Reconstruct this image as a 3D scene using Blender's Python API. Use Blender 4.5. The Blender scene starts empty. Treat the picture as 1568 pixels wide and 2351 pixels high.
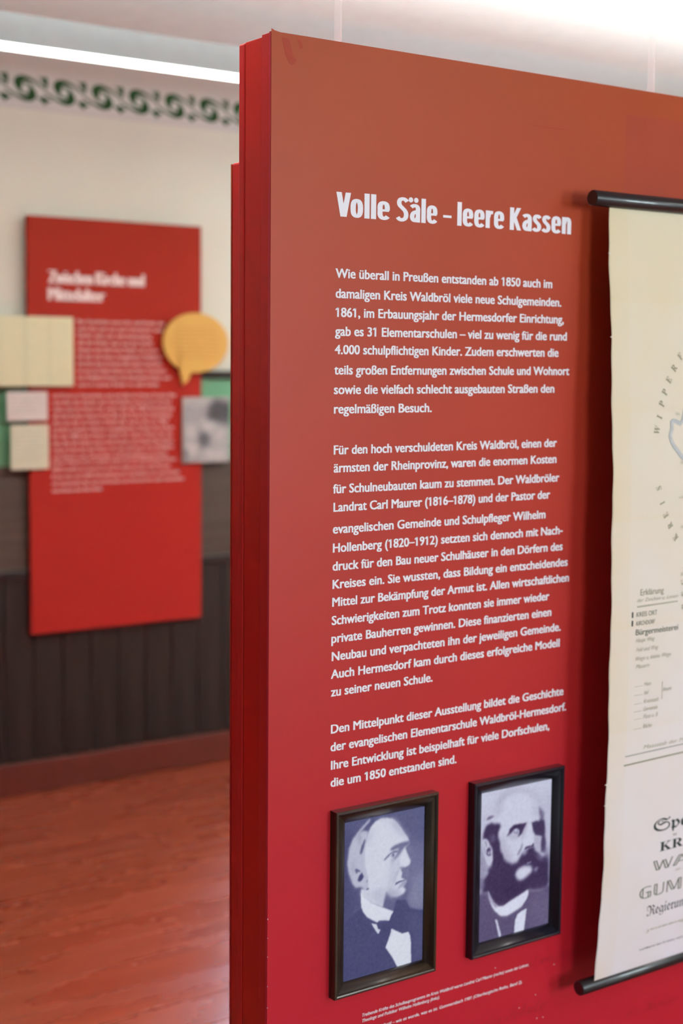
import bpy, bmesh, math, random
import numpy as np
from mathutils import Matrix, Vector
random.seed(7)
SC = bpy.context.scene
COL = SC.collection

# ------------------------------------------------------------------ camera
yaw, pitch, roll = .61688, .102435, .0097088
F = Vector((math.sin(yaw)*math.cos(pitch), math.cos(yaw)*math.cos(pitch), -math.sin(pitch)))
r = Vector((math.cos(yaw), -math.sin(yaw), 0)); u = r.cross(F)
R2 = math.cos(roll)*r+math.sin(roll)*u; U2 = -math.sin(roll)*r+math.cos(roll)*u
cd = bpy.data.cameras.new('camera'); cam = bpy.data.objects.new('camera', cd); COL.objects.link(cam)
mw = Matrix.Identity(4)
for i in range(3):
    mw[i][0] = R2[i]; mw[i][1] = U2[i]; mw[i][2] = -F[i]
mw[2][3] = 1.65
cam.matrix_world = mw
cd.sensor_fit = 'VERTICAL'; cd.sensor_height = 36; cd.lens = 3393.6/2351*36
cd.clip_start = .05
cd.dof.use_dof = True; cd.dof.focus_distance = 2.56; cd.dof.aperture_fstop = 2.25
SC.camera = cam
SC.view_settings.view_transform = 'Standard'; SC.view_settings.look = 'None'
SC.view_settings.gamma = 1; SC.view_settings.use_curve_mapping = False
SC.view_settings.exposure = 0.15
# ------------------------------------------------------------------ world and daylight
W = bpy.data.worlds.new('world'); SC.world = W; W.use_nodes = True
W.node_tree.nodes['Background'].inputs[0].default_value = (.80, .90, 1, 1)
W.node_tree.nodes['Background'].inputs[1].default_value = .6
def area(name, loc, rot, sx, sy, power, col, spread=180):
    l = bpy.data.lights.new(name, 'AREA'); l.shape = 'RECTANGLE'; l.size = sx; l.size_y = sy
    l.energy = power; l.color = col; l.spread = math.radians(spread)
    o = bpy.data.objects.new(name, l); o.location = loc; o.rotation_euler = rot; COL.objects.link(o)
    o['kind'] = 'structure'
    return o
ZC = 2.82           # ceiling
XL, XR, YF, YB = -2.6, 7.6, -4.0, 5.1667
FW = [(.4, 1.6), (3.0, 4.2)]     # windows in the front wall (behind the camera)
BW = (3.34, 4.54)                            # window in the back wall, behind the display panels
WZ = (.95, 2.45)
for a, b in FW:
    area('window_daylight', ((a+b)/2, YF-.30, 1.7), (math.radians(90), 0, 0), b-a, 1.5, 165, (.84, .97, .99))
area('window_daylight', (sum(BW)/2, YB+.45, 1.95), (math.radians(-62), 0, 0), 1.3, 1.4, 150, (.62, .74, 1), 90)

area('ceiling_washer', (3.8, 2.30, 2.482), (math.radians(180-55), 0, 0), 5.6, .10, 500, (.92, 1, .98), 64)
# ------------------------------------------------------------------ materials
def mat(name, col, rough=.5, spec=.5, emis=None, es=0, noise=None, bump=0, nscale=20, metal=0, coat=0):
    m = bpy.data.materials.new(name); m.use_nodes = True
    nt = m.node_tree; b = nt.nodes['Principled BSDF']
    b.inputs['Base Color'].default_value = (*col, 1); b.inputs['Roughness'].default_value = rough
    b.inputs['Specular IOR Level'].default_value = spec; b.inputs['Metallic'].default_value = metal
    b.inputs['Coat Weight'].default_value = coat
    if emis: b.inputs['Emission Color'].default_value = (*emis, 1); b.inputs['Emission Strength'].default_value = es
    tc = nt.nodes.new('ShaderNodeTexCoord'); n = nt.nodes.new('ShaderNodeTexNoise')
    n.inputs['Scale'].default_value = nscale; n.inputs['Detail'].default_value = 5
    nt.links.new(tc.outputs['Object'], n.inputs['Vector'])
    amt = noise or .04
    rp = nt.nodes.new('ShaderNodeValToRGB'); e = rp.color_ramp.elements
    e[0].position = .3; e[1].position = .7
    e[0].color = (*[c*(1-amt) for c in col], 1); e[1].color = (*[min(1, c*(1+amt)) for c in col], 1)
    nt.links.new(n.outputs['Fac'], rp.inputs['Fac']); nt.links.new(rp.outputs['Color'], b.inputs['Base Color'])
    if bump:
        bp = nt.nodes.new('ShaderNodeBump'); bp.inputs['Strength'].default_value = bump; bp.inputs['Distance'].default_value = .002
        nt.links.new(n.outputs['Fac'], bp.inputs['Height']); nt.links.new(bp.outputs['Normal'], b.inputs['Normal'])
    return m
def ramp_z(m, stops, fine=.03, nscale=3):
    """printed vertical colour run of a sheet, along the object's own height"""
    nt = m.node_tree; b = nt.nodes['Principled BSDF']
    tc = nt.nodes.new('ShaderNodeTexCoord'); sp = nt.nodes.new('ShaderNodeSeparateXYZ')
    nt.links.new(tc.outputs['Object'], sp.inputs[0])
    mr = nt.nodes.new('ShaderNodeMapRange'); mr.inputs[1].default_value = 0; mr.inputs[2].default_value = 2.5
    nt.links.new(sp.outputs['Z'], mr.inputs[0])
    rp = nt.nodes.new('ShaderNodeValToRGB')
    for i, (z, c) in enumerate(stops):
        el = rp.color_ramp.elements[i] if i < 2 else rp.color_ramp.elements.new(.5)
        el.position = z/2.5; el.color = (*c, 1)
    nt.links.new(mr.outputs[0], rp.inputs['Fac'])
    n = nt.nodes.new('ShaderNodeTexNoise'); n.inputs['Scale'].default_value = nscale; n.inputs['Detail'].default_value = 6
    nt.links.new(tc.outputs['Object'], n.inputs['Vector'])
    mr2 = nt.nodes.new('ShaderNodeMapRange'); mr2.inputs[1].default_value = .3; mr2.inputs[2].default_value = .7
    mr2.inputs[3].default_value = 1-fine; mr2.inputs[4].default_value = 1+fine
    nt.links.new(n.outputs['Fac'], mr2.inputs[0])
    vm = nt.nodes.new('ShaderNodeVectorMath'); vm.operation = 'SCALE'
    nt.links.new(rp.outputs['Color'], vm.inputs[0]); nt.links.new(mr2.outputs[0], vm.inputs['Scale'])
    nt.links.new(vm.outputs[0], b.inputs['Base Color'])
def wood(name, c0, c1, rough, axis='X', scale=6, spec=.5, bump=.15, rough_var=0, coat=0):
    m = bpy.data.materials.new(name); m.use_nodes = True; nt = m.node_tree; b = nt.nodes['Principled BSDF']
    b.inputs['Roughness'].default_value = rough; b.inputs['Specular IOR Level'].default_value = spec
    b.inputs['Coat Weight'].default_value = coat; b.inputs['Coat Roughness'].default_value = .2
    tc = nt.nodes.new('ShaderNodeTexCoord'); mp = nt.nodes.new('ShaderNodeMapping')
    s = [scale*8]*3; s['XYZ'.index(axis)] = scale*.5
    mp.inputs['Scale'].default_value = s
    nt.links.new(tc.outputs['Object'], mp.inputs['Vector'])
    n = nt.nodes.new('ShaderNodeTexNoise'); n.inputs['Scale'].default_value = 1; n.inputs['Detail'].default_value = 8
    n.inputs['Distortion'].default_value = .6
    nt.links.new(mp.outputs[0], n.inputs['Vector'])
    rp = nt.nodes.new('ShaderNodeValToRGB'); e = rp.color_ramp.elements
    e[0].position = .35; e[1].position = .68; e[0].color = (*c0, 1); e[1].color = (*c1, 1)
    nt.links.new(n.outputs['Fac'], rp.inputs['Fac']); nt.links.new(rp.outputs['Color'], b.inputs['Base Color'])
    bp = nt.nodes.new('ShaderNodeBump'); bp.inputs['Strength'].default_value = bump; bp.inputs['Distance'].default_value = .002
    nt.links.new(n.outputs['Fac'], bp.inputs['Height']); nt.links.new(bp.outputs['Normal'], b.inputs['Normal'])
    if rough_var:
        n2 = nt.nodes.new('ShaderNodeTexNoise'); n2.inputs['Scale'].default_value = 3.2; n2.inputs['Detail'].default_value = 5
        m2 = nt.nodes.new('ShaderNodeMapping'); m2.inputs['Scale'].default_value = (.6, 1.8, 1)
        nt.links.new(tc.outputs['Object'], m2.inputs['Vector']); nt.links.new(m2.outputs[0], n2.inputs['Vector'])
        mr = nt.nodes.new('ShaderNodeMapRange'); mr.inputs[1].default_value = .35; mr.inputs[2].default_value = .65
        mr.inputs[3].default_value = rough-rough_var; mr.inputs[4].default_value = rough+rough_var
        nt.links.new(n2.outputs['Fac'], mr.inputs[0]); nt.links.new(mr.outputs[0], b.inputs['Roughness'])
    return m
def thin_glass(name, tint, gloss=.06):
    m = bpy.data.materials.new(name); m.use_nodes = True; nt = m.node_tree
    out = nt.nodes['Material Output']; nt.nodes.remove(nt.nodes['Principled BSDF'])
    t = nt.nodes.new('ShaderNodeBsdfTransparent'); t.inputs[0].default_value = (*tint, 1)
    g = nt.nodes.new('ShaderNodeBsdfGlossy'); g.inputs['Roughness'].default_value = .03
    x = nt.nodes.new('ShaderNodeMixShader'); x.inputs[0].default_value = gloss
    nt.links.new(t.outputs[0], x.inputs[1]); nt.links.new(g.outputs[0], x.inputs[2]); nt.links.new(x.outputs[0], out.inputs[0])
    return m
def frosted(name, col, f):
    m = bpy.data.materials.new(name); m.use_nodes = True; nt = m.node_tree
    out = nt.nodes['Material Output']; b = nt.nodes['Principled BSDF']
    b.inputs['Base Color'].default_value = (*col, 1); b.inputs['Roughness'].default_value = .3
    t = nt.nodes.new('ShaderNodeBsdfTransparent')
    x = nt.nodes.new('ShaderNodeMixShader'); x.inputs[0].default_value = f
    nt.links.new(t.outputs[0], x.inputs[1]); nt.links.new(b.outputs[0], x.inputs[2]); nt.links.new(x.outputs[0], out.inputs[0])
    return m
def attr_mat(name, rough=.45, spec=.4):
    m = bpy.data.materials.new(name); m.use_nodes = True; nt = m.node_tree; b = nt.nodes['Principled BSDF']
    a = nt.nodes.new('ShaderNodeAttribute'); a.attribute_name = 'print'
    nt.links.new(a.outputs['Color'], b.inputs['Base Color'])
    b.inputs['Roughness'].default_value = rough; b.inputs['Specular IOR Level'].default_value = spec
    return m

M = {}
M['ceiling'] = mat('ceiling_plaster', (.74, .75, .74), .9, .2, bump=.1)
M['cream'] = mat('cream_wall_paint', (.78, .82, .70), .85, .3, noise=.02, nscale=2, bump=.1)
M['pink'] = mat('pale_frieze_paint', (.68, .70, .67), .85, .3, noise=.02, nscale=2)
M['green_orn'] = mat('green_stencil_paint', (.022, .080, .020), .8, .3, noise=.25, nscale=60)
M['greenband'] = mat('green_wall_paint', (.13, .34, .19), .45, .5, noise=.1, nscale=3)
M['darkwood'] = wood('dark_stained_wood', (.008, .005, .004), (.020, .012, .010), .45, 'Z', 4, .3, .1)
M['brownband'] = wood('brown_stained_board', (.035, .023, .016), (.055, .038, .028), .45, 'X', 4, .5, .1)
M['baseboard'] = mat('red_brown_baseboard', (.085, .013, .007), .4, .35, noise=.1, nscale=5)
M['floor'] = wood('painted_floor_board', (.265, .042, .016), (.315, .057, .023), .27, 'X', 1.6, .95, .12, .05)
M['floorgap'] = mat('dark_floor_joint', (.05, .015, .01), .9)
RZ = [(0.0, (.53, .010, .028)), (.75, (.50, .010, .021)), (1.5, (.46, .021, .012)), (2.2, (.42, .068, .016))]
M['print'] = mat('red_printed_sheet', (.45, .02, .02), .42, .38, bump=.02, nscale=400); ramp_z(M['print'], RZ, .03, 4)
M['side'] = mat('red_lacquered_edge', (.53, .012, .008), .42, .25, noise=.05, nscale=5)
M['side2'] = mat('red_lacquered_edge_board', (.52, .015, .014), .45, .25, noise=.05, nscale=5)
M['core'] = mat('crimson_sheet_edge', (.50, .008, .035), .45, .5)
M['gap'] = mat('dark_red_joint', (.03, .004, .003), .9)
M['smear'] = mat('scuffed_red_paint', (.40, .045, .015), .55, .4)
M['patch'] = mat('red_retouched_patch', (.42, .036, .016), .45, .5, noise=.05, nscale=8); ramp_z(M['patch'], [(0, (.42, .01, .02)), (1.4, (.42, .026, .015)), (2.2, (.41, .055, .014)), (2.4, (.41, .055, .014))], .05, 8)
M['ghost'] = mat('dark_red_script_print', (.43, .0075, .021), .42, .5)
M['white'] = mat('white_lettering', (.88, .86, .92), .5, .4, noise=.01)
M['chip'] = mat('pale_chipped_fleck', (.7, .62, .62), .7)
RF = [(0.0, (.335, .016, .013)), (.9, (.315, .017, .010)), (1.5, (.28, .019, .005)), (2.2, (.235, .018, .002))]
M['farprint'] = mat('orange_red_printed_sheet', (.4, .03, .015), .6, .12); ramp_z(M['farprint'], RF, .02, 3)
M['farwhite'] = mat('soft_white_lettering', (.88, .80, .78), .5)
M['black'] = mat('black_lacquered_rod', (.012, .011, .013), .28, .6, coat=.3)
M['blackend'] = mat('black_rod_end', (.006, .004, .004), .8)
M['oak'] = wood('dark_brown_frame_wood', (.008, .005, .004), (.060, .034, .016), .40, 'Z', 9, .35, .5, coat=.15)
M['oakh'] = wood('dark_brown_frame_wood_horizontal', (.008, .005, .004), (.060, .034, .016), .34, 'X', 9, .6, .5, coat=1)
M['ebony'] = wood('black_frame_wood', (.005, .005, .009), (.012, .011, .022), .38, 'Z', 9, .3, .25, coat=.15)
M['ebonyh'] = wood('black_frame_wood_horizontal', (.005, .005, .009), (.012, .011, .022), .32, 'X', 9, .6, .25, coat=1)
M['orange'] = mat('orange_sign', (.72, .43, .10), .5, .4, noise=.02)
M['orangetext'] = mat('brown_orange_lettering', (.50, .22, .05), .5)
M['paperedge'] = mat('pale_board_edge', (.6, .55, .42), .7)
M['paperback'] = mat('aged_paper_back', (.75, .70, .60), .8)
M['metalwhite'] = mat('white_powder_coated_metal', (.30, .33, .33), .45, .5)
M['led'] = mat('lit_led_diffuser', (.9, .9, .9), .5, emis=(.92, 1, .95), es=6.5)
M['winframe'] = mat('white_window_paint', (.75, .75, .73), .45)
M['glass'] = thin_glass('window_glass', (.96, .98, 1))
M['rodacryl'] = frosted('frosted_clear_acrylic', (.95, .95, .95), .12)
M['ink'] = mat('faded_olive_ink', (.27, .25, .15), .8)
M['inkdark'] = mat('dark_map_ink', (.035, .045, .045), .8)
M['inkmid'] = mat('grey_green_map_ink', (.16, .17, .13), .8)
M['inkfaint'] = mat('pale_olive_map_ink', (.44, .41, .31), .8)
M['river'] = mat('pale_blue_map_wash', (.55, .555, .55), .8, noise=.08, nscale=120)
M['riverline'] = mat('blue_map_outline', (.40, .47, .50), .8)
M['printattr'] = attr_mat('printed_photograph', .5, .15)
M['mapattr'] = attr_mat('aged_map_print', .7, .25)

# ------------------------------------------------------------------ helpers
def link(name, me, m, parent=None):
    o = bpy.data.objects.new(name, me); COL.objects.link(o)
    if m: me.materials.append(m)
    if parent is not None:
        o.parent = parent
    return o
def org(parent):
    p = Vector((0, 0, 0))
    while parent is not None:
        p += Vector(parent.location); parent = parent.parent
    return p
def mesh_from(name, verts, faces, m, parent=None, smooth=False):
    L = org(parent)
    me = bpy.data.meshes.new(name); me.from_pydata([tuple(Vector(v)-L) for v in verts], [], faces); me.update()
    if smooth: me.polygons.foreach_set('use_smooth', [True]*len(me.polygons))
    return link(name, me, m, parent)
def bm_obj(name, bm, m, parent=None, smooth=False):
    L = org(parent); bmesh.ops.translate(bm, verts=bm.verts, vec=-L)
    bmesh.ops.recalc_face_normals(bm, faces=bm.faces)
    me = bpy.data.meshes.new(name); bm.to_mesh(me); bm.free()
    if smooth: me.polygons.foreach_set('use_smooth', [True]*len(me.polygons))
    return link(name, me, m, parent)
def addbox(bm, x0, x1, y0, y1, z0, z1, bev=0):
    r_ = bmesh.ops.create_cube(bm, size=1)
    for v in r_['verts']:
        v.co = Vector(((x0+x1)/2+v.co.x*(x1-x0), (y0+y1)/2+v.co.y*(y1-y0), (z0+z1)/2+v.co.z*(z1-z0)))
    if bev:
        es = list({e for v in r_['verts'] for e in v.link_edges})
        bmesh.ops.bevel(bm, geom=es, offset=bev, segments=2, profile=.5, affect='EDGES')
def box(name, x0, x1, y0, y1, z0, z1, m, parent=None, bev=0):
    bm = bmesh.new(); addbox(bm, x0, x1, y0, y1, z0, z1, bev)
    return bm_obj(name, bm, m, parent)
def rod(name, p0, p1, rad, m, parent=None, seg=32, smooth=True):
    p0, p1 = Vector(p0), Vector(p1); d = (p1-p0); n = d.normalized()
    a = n.orthogonal().normalized(); b = n.cross(a)
    vs, fs = [], []
    ring = []
    prof = [(0, rad*.9), (rad*.1, rad), (d.length-rad*.1, rad), (d.length, rad*.9)]
    for t, rr in prof:
        for k in range(seg):
            an = 2*math.pi*k/seg
            vs.append(p0+n*t+(a*math.cos(an)+b*math.sin(an))*rr)
    for j in range(3):
        for k in range(seg):
            fs.append((j*seg+k, j*seg+(k+1) % seg, (j+1)*seg+(k+1) % seg, (j+1)*seg+k))
    nside = len(fs)
    fs.append(tuple(range(seg))[::-1]); fs.append(tuple(range(3*seg, 4*seg)))
    o = mesh_from(name, vs, fs, m, parent)
    o.data.polygons.foreach_set('use_smooth', [smooth]*nside+[False]*2)
    return o
def thing(name, label, cat, loc=(0, 0, 0), group=None):
    o = bpy.data.objects.new(name, None); o.location = loc; COL.objects.link(o); o.empty_display_size = .1
    return tag(o, label, cat, group)
def tag(o, label, cat, group=None):
    o['label'] = label; o['category'] = cat
    if group: o['group'] = group
    return o
def struct(o): o['kind'] = 'structure'; return o
def poly_prism(name, pts, y0, y1, m, parent=None):
    """flat shape in the X-Z plane, thickness y0 (front) to y1 (back)"""
    bm = bmesh.new()
    fr = [bm.verts.new((x, y0, z)) for x, z in pts]; bk = [bm.verts.new((x, y1, z)) for x, z in pts]
    bm.faces.new(fr); bm.faces.new(bk[::-1]); n = len(pts)
    for i in range(n):
        bm.faces.new((fr[i], bk[i], bk[(i+1) % n], fr[(i+1) % n]))
    bmesh.ops.triangulate(bm, faces=[f for f in bm.faces if len(f.verts) > 4])
    return bm_obj(name, bm, m, parent)

# ---- lettering
_fd = (bpy.utils.system_resource('DATAFILES') or '') + '/fonts/'
try: MATHF = bpy.data.fonts.load(_fd+'NotoSansMath-Regular.woff2')
except Exception: MATHF = None
def glyphs(body, font=None, offset=0., shear=0., space=1., res=3):
    c = bpy.data.curves.new('lettering', 'FONT'); c.body = body; c.size = 1; c.offset = offset; c.shear = shear
    c.space_character = space; c.resolution_u = res
    if font: c.font = font
    o = bpy.data.objects.new('lettering', c); COL.objects.link(o)
    bpy.context.view_layer.update()
    me = bpy.data.meshes.new_from_object(o.evaluated_get(bpy.context.evaluated_depsgraph_get()))
    bpy.data.objects.remove(o); bpy.data.curves.remove(c)
    co = np.empty(len(me.vertices)*3); me.vertices.foreach_get('co', co); co = co.reshape(-1, 3)
    fs = [tuple(p.vertices) for p in me.polygons]
    bpy.data.meshes.remove(me)
    return co, fs
CAP = {}
_c = glyphs('x')[0]; XHB = _c[:, 1].max()/glyphs('H')[0][:, 1].max(); print('xh ratio', XHB)
def cap(font):
    k = 'm' if font else 'b'
    if k not in CAP:
        co, _ = glyphs('H', font); CAP[k] = co[:, 1].max()
    return CAP[k]
def text(name, body, x0, x1, z, caph, y, m, parent, font=None, offset=.0, shear=0., copies=(0,), warp=None, rot=0, space=1., vcop=(0,), xh=0):
    """a printed line: from x0 to x1, baseline z, capital height caph, lying on the plane Y=y"""
    co, fs = glyphs(body, font, offset, shear, space)
    if not font and '1' in body:            # numeral one gets its flag
        H_ = cap(font); base = len(co); add = []
        for i_, ch_ in enumerate(body):
            if ch_ == '1':
                r_ = glyphs(body[:i_+1], font, offset, shear, space)[0][:, 0].max(); b_ = base+len(add)
                add += [(r_-.02, H_, 0), (r_-.10, H_, 0), (r_-.235, H_*.80, 0), (r_-.235, H_*.69, 0), (r_-.07, H_*.84, 0)]
                fs = fs+[(b_, b_+1, b_+2, b_+3, b_+4)]
        co = np.vstack([co, np.array(add)])
    s = caph/cap(font); ext = max(copies)-min(copies)
    if x1 is None: sx = s*.8
    else: sx = (x1-x0-ext*s)/(co[:, 0].max()-co[:, 0].min())
    X = (co[:, 0]-co[:, 0].min())*sx; Z = co[:, 1]*s
    if xh and not font:
        Z = np.where(Z > 0, np.interp(Z/caph, [0, XHB, 1.06], [0, xh, 1.06])*caph, Z)
    V, Fc = [], []
    k = 0
    for j, c in enumerate(copies):
        for vcp in vcop:
            xs = X+(c-min(copies))*s; zs = Z+vcp*s
            if rot:
                mx = xs.mean(); mz = caph/2; ca, sa = math.cos(rot), math.sin(rot)
                xs, zs = (xs-mx)*ca-(zs-mz)*sa, (xs-mx)*sa+(zs-mz)*ca
            base = len(V)
            for a, b in zip(xs, zs):
                px, pz = x0+a, z+b
                py = (warp(pz) if warp else y)-.00004*k
                V.append((px, py, pz))
            Fc += [tuple(base+i for i in f) for f in fs]; k += 1
    return mesh_from(name, V, Fc, m, parent)

# ---- painted prints (tones laid down as soft polygons on a grid)
def gauss(a, s):
    if s <= 0: return a
    n = max(1, int(s*3)); k = np.exp(-.5*(np.arange(-n, n+1)/s)**2); k /= k.sum()
    a = np.pad(a, n, mode='edge')
    a = np.apply_along_axis(lambda r_: np.convolve(r_, k, 'valid'), 0, a)
    return np.apply_along_axis(lambda r_: np.convolve(r_, k, 'valid'), 1, a)
def homog(src):
    """square (0..1) from a quad TL,TR,BR,BL"""
    A, B = [], []
    for (x, y), (uu, vv) in zip(src, [(0, 1), (1, 1), (1, 0), (0, 0)]):
        A += [[x, y, 1, 0, 0, 0, -uu*x, -uu*y], [0, 0, 0, x, y, 1, -vv*x, -vv*y]]; B += [uu, vv]
    h = np.append(np.linalg.solve(np.array(A, float), np.array(B, float)), 1).reshape(3, 3)
    def f(p):
        q = h @ np.array([p[0], p[1], 1.]); return q[0]/q[2], q[1]/q[2]
    return f
def paint(nx, ny, bg, layers, H, rough=0, seed=1):
    img = np.full((ny, nx), float(bg))
    U, V = np.meshgrid((np.arange(nx)+.5)/nx, (np.arange(ny)+.5)/ny)
    rng = np.random.RandomState(seed)
    for pts, val, blur in layers:
        q = [H(p) for p in pts]; ins = np.zeros(U.shape, bool); n = len(q)
        for i in range(n):
            (x1, y1), (x2, y2) = q[i], q[(i+1) % n]
            if y1 == y2: continue
            c = (V > min(y1, y2)) & (V <= max(y1, y2)) & (U < (V-y1)/(y2-y1)*(x2-x1)+x1)
            ins ^= c
        mk = gauss(ins.astype(float), blur)
        img = img*(1-mk)+val*mk
    nz = gauss(rng.randn(ny, nx), 1.2); nz /= nz.std()
    return np.clip(img+nz*rough, 0, 1)
def print_grid(name, x0, x1, z0, z1, y, rgb, m, parent):
    ny, nx, _ = rgb.shape
    xs = np.linspace(x0, x1, nx); zs = np.linspace(z0, z1, ny)
    L = org(parent)
    V = [(float(a)-L.x, y-L.y, float(b)-L.z) for b in zs for a in xs]
    Fc = [(j*nx+i, j*nx+i+1, (j+1)*nx+i+1, (j+1)*nx+i) for j in range(ny-1) for i in range(nx-1)]
    me = bpy.data.meshes.new(name); me.from_pydata(V, [], Fc)
    at = me.color_attributes.new('print', 'FLOAT_COLOR', 'POINT')
    at.data.foreach_set('color', np.concatenate([rgb, np.ones((ny, nx, 1))], 2).astype(np.float32).ravel())
    return link(name, me, m, parent)
def tone(img, dark, light, g=(1.6, 1.6, 1.2)):
    d, l = np.array(dark), np.array(light)
    return d+(l-d)*img[..., None]**np.array(g)

# ================================================================== ROOM
fl = struct(box('floor', XL, XR, YF, YB, -.08, -.012, M['floorgap']))
yy = YB; k = 0
protos = {}
while yy > YF+.02:
    w = .150
    o = box('floor_board', XL, XR, max(yy-w+.0025, YF), yy, -.012, 0, M['floor'], fl, .0012)
    yy -= w; k += 1
struct(box('ceiling', XL, XR, YF, YB, ZC, ZC+.1, M['ceiling']))
# back wall with a window opening
bm = bmesh.new(); T = .22
addbox(bm, XL, BW[0], YB, YB+T, 0, ZC); addbox(bm, BW[1], XR, YB, YB+T, 0, ZC)
addbox(bm, BW[0], BW[1], YB, YB+T, 0, WZ[0]); addbox(bm, BW[0], BW[1], YB, YB+T, WZ[1], ZC)
wb = struct(bm_obj('wall_back', bm, M['cream']))
box('frieze_band', XL, XR, YB-.0015, YB, 2.548, ZC, M['pink'], wb)
bm = bmesh.new()
edges = [XL]+[v for w in FW for v in w]+[XR]
for i in range(0, len(edges), 2): addbox(bm, edges[i], edges[i+1], YF-T, YF, 0, ZC)
for a, b in FW:
    addbox(bm, a, b, YF-T, YF, 0, WZ[0]); addbox(bm, a, b, YF-T, YF, WZ[1], ZC)
struct(bm_obj('wall_front', bm, M['cream']))
struct(box('wall_left', XL-T, XL, YF, YB, 0, ZC, M['cream']))
struct(box('wall_right', XR, XR+T, YF, YB, 0, ZC, M['cream']))
def window(n, a, b, yin, s):
    y0, y1 = sorted((yin+s*.04, yin+s*.10))
    z0, z1 = WZ
    e = bpy.data.objects.new('window_%d' % n, None); COL.objects.link(e); e.location = ((a+b)/2, yin+s*.07, z0); struct(e)
    for nm, c in (('window_frame', (a, a+.06, z0, z1)), ('window_frame', (b-.06, b, z0, z1)), ('window_frame', (a+.06, b-.06, z0, z0+.07)),
                  ('window_frame', (a+.06, b-.06, z1-.07, z1)), ('mullion', ((a+b)/2-.03, (a+b)/2+.03, z0+.07, z1-.07))):
        box(nm, c[0], c[1], y0, y1, c[2], c[3], M['winframe'], e, .004)
    for p, q in ((a+.06, (a+b)/2-.03), ((a+b)/2+.03, b-.06)):
        box('glazing_bar', p, q, y0+.012, y1-.012, z0+1.0, z0+1.03, M['winframe'], e)
        box('pane', p, q, (y0+y1)/2-.001, (y0+y1)/2+.001, z0+.07, z0+1.0, M['glass'], e)
        box('pane', p, q, (y0+y1)/2-.001, (y0+y1)/2+.001, z0+1.03, z1-.07, M['glass'], e)
    ys = sorted((yin-s*.05, yin+s*.04))
    box('window_sill', a-.03, b+.03, ys[0], ys[1], z0-.03, z0, M['winframe'], e, .004)
window(1, BW[0], BW[1], YB, 1)
for i, (a, b) in enumerate(FW): window(i+2, a, b, YF, -1)
# wainscot of the back wall
spans = [(XL, BW[0]-.06), (BW[1]+.06, XR)]
wp = None
for a, b in spans:
    x = a
    while x < b-.02:
        w = min(.118, b-x)
        if wp is not None and abs(w-.118) < 1e-6:
            o = wp.copy(); COL.objects.link(o)
        else:
            mb = bmesh.new(); addbox(mb, 0, w-.004, YB-.016, YB, .125, .83, .002)
            o = bm_obj('wainscot_plank', mb, M['darkwood'], wb)
            if wp is None: wp = o
        o.location = (x, 0, 0); x += w
    box('wainscot_joint', a, b, YB-.006, YB, .125, .84, M['gap'], wb)
    box('brown_band', a, b, YB-.014, YB, .855, 1.245, M['brownband'], wb)
    box('green_band', a, b, YB-.010, YB, 1.245, 1.575, M['greenband'], wb)
for n, (a, b) in enumerate(spans):
    struct(box('baseboard_back', a, b, YB-.035, YB, 0, .125, M['baseboard'], None, .006))
    struct(box('trim_%d' % (2*n+1), a, b, YB-.030, YB, .828, .858, M['darkwood'], None, .004))
    struct(box('trim_%d' % (2*n+2), a, b, YB-.028, YB, 1.572, 1.602, M['darkwood'], None, .004))
bm = bmesh.new()
a, b = BW
addbox(bm, a-.06, a, YB-.03, YB, WZ[0]-.03, WZ[1]+.06); addbox(bm, b, b+.06, YB-.03, YB, WZ[0]-.03, WZ[1]+.06)
addbox(bm, a, b, YB-.03, YB, WZ[1], WZ[1]+.06)
struct(bm_obj('trim_5', bm, M['winframe']))
struct(box('baseboard_right', XR-.03, XR, YF, YB-.035, 0, .125, M['baseboard']))
struct(box('baseboard_left', XL, XL+.03, YF, YB-.035, 0, .125, M['baseboard']))
# stencilled frieze: an S scroll with two leaves, repeated
up = [(-.0180,-.0080),(-.0300,-.0020),(-.0420,.0080),(-.0450,.0230),(-.0380,.0370),(-.0200,.0460),(.0060,.0450),(.0330,.0350),(.0600,.0210),(.0830,.0060),(.0800,.0020),(.0560,.0130),(.0330,.0250),(.0100,.0290),(-.0060,.0275),(-.0160,.0190),(-.0190,.0080)]
lo = [(-x_*.98, -z_*.98) for x_, z_ in up]
inn = [(-.006,.0240),(.010,.0230),(.024,.0150),(.034,.0020),(.040,-.014),(.031,-.014),(.025,-.0010),(.016,.0090),(.004,.0150),(-.006,.017)]
in2 = [(-x_, -z_) for x_, z_ in inn]
leaf = [(.0500,.0520),(.0640,.0440),(.0830,.0500),(.0890,.0360),(.0900,.0220),(.0830,.0060),(.0740,.0200),(.0660,.0330)]
leaf2 = [(.044,-.026),(.060,-.027),(.0737,-.0200),(.084,-.029),(.106,-.0338),(.086,-.042),(.0769,-.0540),(.066,-.043)]
bm = bmesh.new()
for pts in (up, lo, inn, in2, leaf, leaf2):
    f = bm.faces.new([bm.verts.new((x, 0, z)) for x, z in pts])
bmesh.ops.triangulate(bm, faces=bm.faces)
e = bmesh.ops.extrude_face_region(bm, geom=list(bm.faces))
bmesh.ops.translate(bm, verts=[v for v in e['geom'] if isinstance(v, bmesh.types.BMVert)], vec=(0, -.0008, 0))
orn = bm_obj('stencil_scroll', bm, M['green_orn'], wb)
x = 2.3884-.1542*30; first = True
while x < XR-.1:
    if x > XL+.08:
        o = orn if first else orn.copy()
        if not first: COL.objects.link(o)
        o.location = (x, YB-.0015, 2.6224); first = False
    x += .1542

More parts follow.
